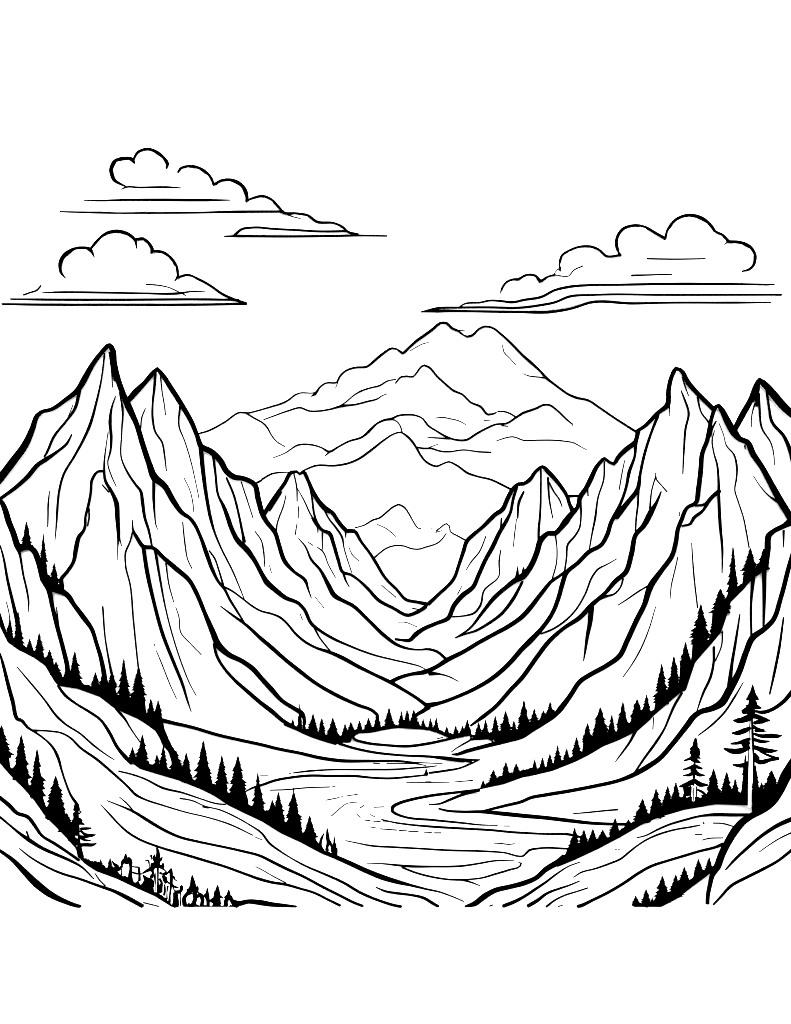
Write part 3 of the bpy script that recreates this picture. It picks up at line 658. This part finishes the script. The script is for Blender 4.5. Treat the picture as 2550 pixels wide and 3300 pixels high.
def mono(pts):
    o = [list(pts[0][:2])]
    for p in pts[1:]:
        x = p[0]
        if x <= o[-1][0]:
            x = o[-1][0] + .4
        o.append([x, p[1]])
    return o


def lerp(poly, x):
    if x <= poly[0][0]: return poly[0][1]
    lo, hi = 0, len(poly)-1
    if x >= poly[hi][0]: return poly[hi][1]
    while hi-lo > 1:
        m = (lo+hi)//2
        if poly[m][0] <= x: lo = m
        else: hi = m
    a, b = poly[lo], poly[hi]
    return a[1] + (b[1]-a[1])*(x-a[0])/(b[0]-a[0])


def world(x, y, Y):
    return ((x-1275)/FOC*Y, Y, EYE + (HORIZON-y)/FOC*Y)


def ground_depth(x, y):
    return EYE*FOC/max(y-HORIZON, 12)


class Layer:
    def __init__(s, key, name, label, sx, crest, foot, rel):
        s.key, s.name, s.label, s.rel = key, name, label, rel
        s.sx = sx if len(sx) > 1 else [sx[0], (5000, sx[0][1])]
        s.crest = mono(parse(crest, 2))
        if s.crest[-1][0] > 2560:       # the range goes on past the edge of the view and runs out there
            x, y = s.crest[-1]
            y = min(y, 2500)
            s.crest += [[x+350, y+R.uniform(-40, 60)], [x+800, y+130], [x+1300, 2700]]
        if s.crest[0][0] < -60:
            x, y = s.crest[0]
            s.crest = [[x-1300, 2700], [x-800, y+150], [x-350, y+R.uniform(-40, 60)]] + s.crest
        s.foot = mono(parse(foot, 2)) if foot else None
        s.ph = [R.uniform(0, 6.28) for _ in range(6)]

    def top(s, x): return lerp(s.crest, x)

    def depth(s, x, y):
        sc = lerp(s.sx, x)
        t = s.top(x)
        if s.foot:
            f = max(lerp(s.foot, x), t+8)
            u = min(max((y-t)/(f-t), -.3), 1)
            i0 = (A0+B0*t)/sc
            i1 = 1/ground_depth(x, f)
            if i1 < i0: i1 = i0*1.0005
            Y = 1/(i0+(i1-i0)*u)
        else:
            Y = sc/(A0+B0*y)
        p = s.ph
        n = (math.sin(x/95+p[0]+.6*math.sin(y/140+p[1])) + .7*math.sin(x/47+y/160+p[2]) + .4*math.sin(y/75-x/120+p[3]))/2.1
        return Y*(1+s.rel*n)

    def bottom(s, x):
        t = s.top(x)
        if s.foot:
            return max(lerp(s.foot, x), t+8)
        y = t
        while y < 3600:
            Y = s.depth(x, y)
            if EYE+(HORIZON-y)/FOC*Y < -30: break
            y += 10
        return max(y, t+10)

    def covers(s, x, y):
        return s.crest[0][0] <= x <= s.crest[-1][0] and y >= s.top(x)


class MB:
    def __init__(s): s.v, s.f, s.m = [], [], []

    def face(s, idx, m=0):
        s.f.append(idx); s.m.append(m)

    def build(s, name, mats, parent=None, smooth=True):
        me = bpy.data.meshes.new(name)
        me.from_pydata(s.v, [], s.f)
        for m in mats: me.materials.append(m)
        me.polygons.foreach_set('material_index', s.m)
        me.polygons.foreach_set('use_smooth', [smooth]*len(s.f))
        me.update()
        o = bpy.data.objects.new(name, me)
        bpy.context.scene.collection.objects.link(o)
        o.parent = parent
        return o

    def tube(s, pts, rad, m=0, sides=7, caps=True):
        """closed tapering tube through 3-D points"""
        n = len(pts)
        if n < 2: return
        base = len(s.v)
        P = [Vector(p) for p in pts]
        prev = None
        for i in range(n):
            t = (P[min(i+1, n-1)] - P[max(i-1, 0)])
            if t.length < 1e-9: t = Vector((0, 0, 1))
            t.normalize()
            if prev is None:
                ref = Vector((0, 1, 0)) if abs(t.y) < .9 else Vector((0, 0, 1))
                a = t.cross(ref).normalized()
            else:
                a = (prev - t*prev.dot(t))
                if a.length < 1e-6: a = t.orthogonal()
                a.normalize()
            prev = a
            b = t.cross(a)
            for k in range(sides):
                ang = 2*math.pi*k/sides
                q = P[i] + (a*math.cos(ang)+b*math.sin(ang))*rad[i]
                s.v.append(tuple(q))
        for i in range(n-1):
            for k in range(sides):
                k2 = (k+1) % sides
                s.face((base+i*sides+k, base+i*sides+k2, base+(i+1)*sides+k2, base+(i+1)*sides+k), m)
        if caps:
            for i, sg in ((0, -1), (n-1, 1)):
                t = (P[min(i+1, n-1)] - P[max(i-1, 0)]); t.normalize()
                s.v.append(tuple(P[i]+t*sg*rad[i]*.7)); c = len(s.v)-1
                for k in range(sides):
                    k2 = (k+1) % sides
                    if sg < 0: s.face((c, base+i*sides+k2, base+i*sides+k), m)
                    else: s.face((c, base+i*sides+k, base+i*sides+k2), m)


def spline(pts, step=9):
    """Catmull-Rom (centripetal-ish, damped) through x,y,w points"""
    if len(pts) == 2:
        n = max(2, int(math.hypot(pts[1][0]-pts[0][0], pts[1][1]-pts[0][1])/step)+1)
        return [[pts[0][j]+(pts[1][j]-pts[0][j])*i/n for j in range(3)] for i in range(n+1)]
    out = []
    N = len(pts)
    for i in range(N-1):
        p0 = pts[i-1] if i else pts[0]
        p1, p2 = pts[i], pts[i+1]
        p3 = pts[i+2] if i+2 < N else pts[-1]
        L = math.hypot(p2[0]-p1[0], p2[1]-p1[1])
        if L < 1e-6: continue
        def tan(a, b, c):
            l1 = math.hypot(b[0]-a[0], b[1]-a[1]); l2 = math.hypot(c[0]-b[0], c[1]-b[1])
            if l1 < 1e-6: return [(c[j]-b[j])/max(l2, 1e-6) for j in (0, 1)]
            if l2 < 1e-6: return [(b[j]-a[j])/l1 for j in (0, 1)]
            u = [(b[j]-a[j])/l1 for j in (0, 1)]; v = [(c[j]-b[j])/l2 for j in (0, 1)]
            k = max(0, u[0]*v[0]+u[1]*v[1])**.5     # sharp corners stay sharp
            return [((u[j]*l2+v[j]*l1)/(l1+l2))*(.35+.65*k) for j in (0, 1)]
        m1 = tan(p0, p1, p2); m2 = tan(p1, p2, p3)
        n = max(1, int(L/step))
        for q in range(n):
            t = q/n
            h0 = 2*t**3-3*t**2+1; h1 = t**3-2*t**2+t; h2 = -2*t**3+3*t**2; h3 = t**3-t**2
            x = h0*p1[0]+h1*L*m1[0]+h2*p2[0]+h3*L*m2[0]
            y = h0*p1[1]+h1*L*m1[1]+h2*p2[1]+h3*L*m2[1]
            out.append([x, y, p1[2]+(p2[2]-p1[2])*t])
    out.append(list(pts[-1]))
    return out


def ink(mb, text, depth, mat=1, k=2.5, c=.0015, step=9, minw=1.1, cut=None):
    for line in text.strip().splitlines():
        line = line.strip()
        if not line: continue
        pts = spline(parse(line, 3), step)
        if cut: pts = [p for p in pts if p[1] <= cut]
        P, rad = [], []
        for x, y, w in pts:
            w = fat(max(w, minw))
            Y = depth(x, y)
            r = w/2/FOC*Y
            Y2 = Y - k*r - c*Y
            P.append(world(x, y, Y2)); rad.append(r*Y2/Y)
        mb.tube(P, rad, mat)


def tag(o, label=None, cat=None, group=None, kind=None):
    if label: o['label'] = label
    if cat: o['category'] = cat
    if group: o['group'] = group
    if kind: o['kind'] = kind
    return o


# ---------------------------------------------------------------- materials
def material(name, col, rough=1.0, var=0.0, scale=.01, bump=0.0):
    m = bpy.data.materials.new(name)
    m.use_nodes = True
    nt = m.node_tree
    b = nt.nodes['Principled BSDF']
    b.inputs['Base Color'].default_value = (*col, 1)
    b.inputs['Roughness'].default_value = rough
    b.inputs['Specular IOR Level'].default_value = 0.0
    if var:
        tc = nt.nodes.new('ShaderNodeTexCoord')
        no = nt.nodes.new('ShaderNodeTexNoise'); no.inputs['Scale'].default_value = scale
        no.inputs['Detail'].default_value = 4
        nt.links.new(tc.outputs['Object'], no.inputs['Vector'])
        cr = nt.nodes.new('ShaderNodeValToRGB')
        lo = [max(0, q-var) for q in col]
        cr.color_ramp.elements[0].color = (*lo, 1); cr.color_ramp.elements[1].color = (*col, 1)
        nt.links.new(no.outputs['Fac'], cr.inputs['Fac'])
        nt.links.new(cr.outputs['Color'], b.inputs['Base Color'])
    return m


WHITE = material('chalk_white_rock', (.88, .88, .87), var=.03, scale=.01)
SNOW = material('white_meadow', (.88, .88, .88), var=.02, scale=.02)
WATER = material('pale_water', (.88, .88, .88), var=.02, scale=.01)
VAPOUR = material('white_vapour', (.9, .9, .9), var=.01, scale=.001)
BLACK = material('black_ink', (0.0, 0.0, 0.0))
BARK = material('pale_bark', (.85, .85, .84), var=.05, scale=2)
NEEDLES = material('black_needles', (0.0, 0.0, 0.0))

EDGE = 2922          # the drawn lines end here; nearer ground is plain white

layers = {}
order = []
for key, name, label, sx, crest, foot, rel in LAYERS:
    layers[key] = Layer(key, name, label, sx, crest, foot, rel)
    order.append(key)

# ---------------------------------------------------------------- mountains and hills
def build_layer(L):
    mb = MB()
    x0, x1 = L.crest[0][0], L.crest[-1][0]
    xs = set()
    x = x0
    while x < x1:
        xs.add(round(x, 2)); x += 11 if -80 < x < 2630 else 40
    xs.add(x1)
    for p in L.crest: xs.add(round(p[0], 2))
    xs = sorted(q for q in xs if x0 <= q <= x1)
    NR = 46
    cols = []
    for x in xs:
        t, b = L.top(x), L.bottom(x)
        ids = []
        # front face
        for j in range(NR+1):
            v = (j/NR)**1.15
            y = t+(b-t)*v
            mb.v.append(world(x, y, L.depth(x, y))); ids.append(len(mb.v)-1)
        X, Y, Z = mb.v[ids[-1]]
        mb.v.append((X, Y, min(Z, -1)-40)); ids.append(len(mb.v)-1)
        # back slope
        X, Y, Z = mb.v[ids[0]]
        d = max(Z+40, 5)*.75
        bk = []
        for j in range(1, 7):
            u = j/6
            rr = 1+.12*math.sin(x/60+j)
            yy = Y+d*u*rr if j < 6 else Y+d
            mb.v.append((X*yy/Y, yy, Z-(Z+45)*u**.9)); bk.append(len(mb.v)-1)
        cols.append((ids, bk))
    for a, b in zip(cols, cols[1:]):
        ia, ba = a; ib, bb = b
        for j in range(len(ia)-1):
            mb.face((ia[j], ia[j+1], ib[j+1], ib[j]))
        pa, pb = ia[0], ib[0]
        for j in range(6):
            mb.face((pa, pb, bb[j], ba[j])); pa, pb = ba[j], bb[j]
        mb.face((ia[-1], ba[-1], bb[-1], ib[-1]))
    for c, flip in ((cols[0], False), (cols[-1], True)):
        loop = c[0] + c[1][::-1]
        mb.face(tuple(loop if flip else loop[::-1]))
    ink(mb, INK.get(L.key, ''), L.depth, cut=EDGE)
    o = mb.build(L.name, [WHITE, BLACK])
    tag(o, L.label, kind='structure')
    return o


for key in order:
    build_layer(layers[key])

# ---------------------------------------------------------------- ground and lake
mb = MB()
g = 60000
rings = [0, 400, 800, 1600, 3200, 6400, 14000, 30000, g]
XS = [-g, -20000, -8000, -3000, -1200, -500, 0, 500, 1200, 3000, 8000, 20000, g]
YS = [-3000, -500, 200, 600, 1000, 1500, 2200, 3500, 6000, 10000, 20000, 40000, g]
for yy in YS:
    for xx in XS: mb.v.append((xx, yy, 0))
n = len(XS)
for j in range(len(YS)-1):
    for i in range(n-1):
        mb.face((j*n+i, j*n+i+1, (j+1)*n+i+1, (j+1)*n+i))
ink(mb, INK['ground'], ground_depth, k=5.5, c=.004, cut=EDGE)
tag(mb.build('ground', [SNOW, BLACK]), 'flat white valley floor with winding shorelines', kind='structure')

mb = MB()
shore = parse('G 1400,480 H 0,455 200,408 450,398 700,405 850,412 1000,402 1200,362 1300,348 1395,300 1500,300 1600,330 1500,470 1250,508 1080,530 880,580 845,600 840,625 870,648 1100,685 1300,705 1600,730 I 0,740 400,770 700,790 300,900 0,1040 H 1500,1100 1200,1180 900,1080 500,930 200,780 0,690 G 1400,560', 2)
for x, y in shore: 
    p = world(x, y, ground_depth(x, y)); mb.v.append((p[0], p[1], .35))
mb.face(tuple(range(len(shore)))[::-1])
for x, y in shore:
    p = world(x, y, ground_depth(x, y)); mb.v.append((p[0], p[1], -.5))
n = len(shore)
for i in range(n): mb.face((i, (i+1) % n, n+(i+1) % n, n+i))
ink(mb, INK['water'], ground_depth, k=5.5, c=.004)
wo = mb.build('water', [WATER, BLACK], smooth=False)
tag(wo, 'still pale lake with thin ripple lines', kind='structure')

# ---------------------------------------------------------------- spruce trees
def spruce_mesh(seed):
    r = random.Random(seed)
    mb = MB()
    tiers = 13
    # tapered trunk
    mb.tube([(0, 0, -.02), (0, 0, .3), (0, 0, .7), (0, 0, .99)], [.05, .035, .02, .008], 0, 6)
    def prof(t): return .5*min(.92, .08+1.04*t**1.05)
    for i in range(tiers):
        t1 = (i+1.0)/tiers
        t0 = max(0, t1-1.9/tiers)
        z1, z0 = 1-t1, 1-t0
        sides = 11
        base = len(mb.v)
        ro = prof(t1)*r.uniform(.88, 1.1)
        ri = prof(t0)*.45 if i else .012
        for k in range(sides):
            a = 2*math.pi*(k+.5*(i % 2))/sides+r.uniform(-.1, .1)
            q = ro*(1 if k % 2 else .7)*r.uniform(.78, 1.24)
            mb.v.append((q*math.cos(a), q*math.sin(a), z1-.012+r.uniform(-.016, .012)))
        for k in range(sides):
            a = 2*math.pi*(k+.5*(i % 2))/sides
            mb.v.append((ri*math.cos(a), ri*math.sin(a), z0))
        for k in range(sides):
            k2 = (k+1) % sides
            mb.face((base+k, base+k2, base+sides+k2, base+sides+k))
        mb.v.append((0, 0, z1+.02)); c = len(mb.v)-1
        for k in range(sides):
            mb.face((c, base+(k+1) % sides, base+k))
        mb.v.append((0, 0, z0+(.03 if i else .0))); c = len(mb.v)-1
        for k in range(sides):
            mb.face((c, base+sides+k, base+sides+(k+1) % sides))
    # leading shoot
    mb.tube([(0, 0, .9), (0, 0, 1.0)], [.03, .006], 0, 5)
    # lowest skirt continues to the ground
    mb.tube([(0, 0, .0), (0, 0, .1)], [.42, .36], 0, 10, False)
    o = mb.build('spruce_tree', [NEEDLES], smooth=False)
    me = o.data
    bpy.data.objects.remove(o)
    return me


MESHES = [spruce_mesh(11+i) for i in range(6)]
ORD = ['first', 'second', 'third', 'fourth', 'fifth', 'sixth', 'seventh', 'eighth', 'ninth', 'tenth', 'eleventh', 'twelfth',
       'thirteenth', 'fourteenth', 'fifteenth', 'sixteenth', 'seventeenth', 'eighteenth', 'nineteenth', 'twentieth',
       'twenty-first', 'twenty-second', 'twenty-third', 'twenty-fourth', 'twenty-fifth', 'twenty-sixth', 'twenty-seventh',
       'twenty-eighth', 'twenty-ninth', 'thirtieth', 'thirty-first', 'thirty-second', 'thirty-third', 'thirty-fourth', 'thirty-fifth',
       'thirty-sixth', 'thirty-seventh', 'thirty-eighth', 'thirty-ninth', 'fortieth']


def row_depth(key):
    if key == 'ground':
        cand = [layers[q] for q in ('L4', 'L3', 'R3', 'R5')]
        def f(x, y):
            return min([ground_depth(x, y)]+[L.depth(x, y) for L in cand if L.covers(x, y)])
        return f
    return layers[key].depth


ti = 0
for key, lay, phrase, utop, ubot, trees in ROWS:
    D = row_depth(lay)
    top, bot = mono(parse(utop, 2)), mono(parse(ubot, 2))
    T = []
    ox = oy = 0; k = .5
    for tok in trees.split():
        if tok in SHEET: ox, oy, k = SHEET[tok]; continue
        a, b_, c, d = [float(q) for q in tok.split(',')]
        T.append((ox+a*k, oy+b_*k, oy+c*k, d*k))
    T.sort()
    T2 = []
    for x, tip, base, w in T:
        base = max(min([base]+[lerp(bot, x+q*w) for q in (-.45, -.25, 0, .25, .45)]), tip+.5*(base-tip))
        T2.append((x, tip, base, w))
    T = T2
    # undergrowth hedge
    mb = MB()
    x0, x1 = max(top[0][0], bot[0][0]), min(top[-1][0], bot[-1][0])
    xs = []
    x = x0
    while x < x1: xs.append(x); x += 4
    xs.append(x1)
    rr = random.Random(ti)
    cols = []
    for x in xs:
        t, b = lerp(top, x)+rr.uniform(-2.5, 2.5), lerp(bot, x)
        for tx, tt, tb, tw in T:
            if abs(x-tx) < .44*tw: t = min(t, tb-3)
        b = min(b, EDGE+1); t = min(t, b-1)
        Yb = D(x, b)*.997
        th = max(.5, (b-t)/FOC*Yb*.5)
        c = []
        m = (t+b)/2
        for (y, Y) in ((b, Yb), (m, Yb-th*.15), (t, Yb), (t, Yb+th*.25), (m, Yb+th), (b, Yb+th)):
            X, YY, Z = world(x, y, Yb)
            mb.v.append((X*Y/Yb, Y, Z)); c.append(len(mb.v)-1)
        cols.append(c)
    for a, b in zip(cols, cols[1:]):
        for j in range(6):
            k = (j+1) % 6
            mb.face((a[j], b[j], b[k], a[k]))
    mb.face(tuple(cols[0])); mb.face(tuple(cols[-1][::-1]))
    u = mb.build('undergrowth', [NEEDLES], smooth=False)
    tag(u, 'dense black undergrowth '+('between the spruces ' if T else '')+phrase, 'undergrowth', kind='stuff')
    # trees
    hs = sorted(t[2]-t[1] for t in T) or [1]
    for i, (x, tip, base, w) in enumerate(T):
        Y = D(x, min(base, lerp(bot, x)))*.993
        X, Y, Z = world(x, base, Y)
        o = bpy.data.objects.new('spruce_tree', MESHES[(ti*5+i*7) % 6])
        bpy.context.scene.collection.objects.link(o)
        o.location = (X, Y, Z)
        h = (base-tip)/FOC*Y
        ww = w/FOC*Y*1.14
        o.scale = (ww, ww, h)
        o.rotation_euler = (0, 0, rr.uniform(0, 6.28))
        H = base-tip
        look = 'tall' if H > hs[-1]*.72 else ('short' if H < hs[-1]*.38 else 'medium-sized')
        if H == hs[-1]: look = 'tallest'
        sl = 'slender' if w/H < .45 else ('broad' if w/H > .75 else 'pointed')
        tag(o, f'{look} {sl} black spruce, {ORD[i]} from the left {phrase}', 'spruce', 'spruces '+phrase)
    ti += 1

# ---------------------------------------------------------------- trees drawn limb by limb
for name, label, cat, lay, basept, pale, dark, boughs in LIMB:
    KX = 1.25 if cat == 'tree' else 1.0
    bx, by = parse(basept, 2)[0]
    Y0 = layers[lay].depth(bx, min(by, EDGE))*.975
    root = bpy.data.objects.new(name, None)
    root.location = world(bx, by, Y0)
    bpy.context.scene.collection.objects.link(root)
    tag(root, label, cat)
    bl = Vector(root.location)
    rr = random.Random(len(label))
    def strokes(mb, text, mat, spread):
        for line in text.strip().splitlines():
            pts = spline(parse(line.strip(), 3), 4)
            side = rr.uniform(-1, 1)*spread
            P, rad = [], []
            for x, y, w in pts:
                w = max(w, 1.2)*KX + .7
                off = abs(x-bx)/FOC*Y0
                Y = Y0 + side*off
                P.append(tuple(Vector(world(x, y, Y))-bl)); rad.append(w/2/FOC*Y)
            mb.tube(P, rad, mat, 8)
    mb = MB()
    if pale: strokes(mb, pale, 0, 0)
    if dark:
        n0 = len(mb.v)
        strokes(mb, dark, 1, 0)
        if pale:        # bark ridges stand proud of the pale trunk
            for i in range(n0, len(mb.v)):
                q = Vector(mb.v[i])+bl
                q2 = Vector((q.x, q.y, q.z-EYE)); q2 *= (1-.0035)
                mb.v[i] = tuple(Vector((q2.x, q2.y, q2.z+EYE))-bl)
    mb.build('trunk', [BARK, BLACK], root)
    mb = MB()
    KX = {'pine': 1.75, 'fir': 1.35}.get(cat, 1.25)
    strokes(mb, boughs, 0, .7)
    mb.build('crown' if cat != 'tree' else 'branches', [NEEDLES], root)

# ---------------------------------------------------------------- clouds
for label, Yc, ctop, cbot, text in CLOUDS:
    top, bot = mono(parse(ctop, 2)), mono(parse(cbot, 2))
    x0, x1 = top[0][0], top[-1][0]
    hm = max(lerp(bot, p[0])-p[1] for p in top)
    def thick(x, y):
        t, b = lerp(top, x), lerp(bot, x)
        h = max(b-t, .5)
        v = min(max((y-t)/h, 0), 1)
        return Yc*.035*math.sqrt(max(4*v*(1-v), 0))*(h/hm)**.6*(.85+.15*math.sin(x/23)*math.sin(y/19))
    mb = MB()
    N = 160; M = 14
    cols = []
    for i in range(N+1):
        x = x0+(x1-x0)*i/N
        t, b = lerp(top, x), max(lerp(bot, x), lerp(top, x)+.5)
        c = []
        for j in range(M+1):
            y = t+(b-t)*(.5-.5*math.cos(math.pi*j/M))
            mb.v.append(world(x, y, Yc-thick(x, y))); c.append(len(mb.v)-1)
        for j in range(M-1, 0, -1):
            y = t+(b-t)*(.5-.5*math.cos(math.pi*j/M))
            p = world(x, y, Yc)
            mb.v.append((p[0], Yc+thick(x, y), p[2])); c.append(len(mb.v)-1)
        cols.append(c)
    for a, b in zip(cols, cols[1:]):
        for j in range(len(a)):
            k = (j+1) % len(a)
            mb.face((a[j], a[k], b[k], b[j]))
    mb.face(tuple(cols[0][::-1])); mb.face(tuple(cols[-1]))
    ink(mb, text, lambda x, y: Yc-thick(x, y), step=7, k=3)
    tag(mb.build('cloud', [VAPOUR, BLACK]), label, 'cloud', 'clouds in the white sky')

# ---------------------------------------------------------------- camera, sky, sun
cam = bpy.data.objects.new('camera', bpy.data.cameras.new('camera'))
bpy.context.scene.collection.objects.link(cam)
cam.location = (0, 0, EYE)
cam.rotation_euler = (math.radians(90), 0, 0)
cam.data.sensor_fit = 'VERTICAL'
cam.data.sensor_height = 36
cam.data.lens = 36*FOC/3300
cam.data.shift_y = (HORIZON-1650)/3300
cam.data.clip_start = 1
cam.data.clip_end = 200000
bpy.context.scene.camera = cam

elev, azim = math.radians(24), math.radians(182)      # sun low behind the viewer
w = bpy.data.worlds.new('World'); bpy.context.scene.world = w
w.use_nodes = True
nt = w.node_tree
sky = nt.nodes.new('ShaderNodeTexSky')
sky.sky_type = 'NISHITA'; sky.sun_disc = False
sky.sun_elevation = elev; sky.sun_rotation = azim
sky.air_density = 1.0; sky.dust_density = 4.0; sky.ozone_density = 0.0
# high overcast: the clear sky shows only faintly through an even white veil
veil = nt.nodes.new('ShaderNodeMix'); veil.data_type = 'RGBA'
veil.inputs['Factor'].default_value = .97
veil.inputs['B'].default_value = (7.6, 7.6, 7.6, 1)
nt.links.new(sky.outputs['Color'], veil.inputs['A'])
nt.links.new(veil.outputs['Result'], nt.nodes['Background'].inputs['Color'])
nt.nodes['Background'].inputs['Strength'].default_value = .15

sun = bpy.data.objects.new('sun', bpy.data.lights.new('sun', 'SUN'))
sun.data.energy = 1.2; sun.data.angle = math.radians(20); sun.data.color = (1, .97, .92)
bpy.context.scene.collection.objects.link(sun)
d = Vector((math.sin(azim)*math.cos(elev), math.cos(azim)*math.cos(elev), math.sin(elev)))
sun.rotation_euler = d.to_track_quat('Z', 'Y').to_euler()

sc = bpy.context.scene
sc.view_settings.view_transform = 'Standard'
sc.view_settings.look = 'None'
sc.view_settings.exposure = 1.25
sc.view_settings.gamma = 1
sc.render.filter_size = 1.0
sc.cycles.filter_width = 1.0
sc.render.resolution_x, sc.render.resolution_y = 791, 1024
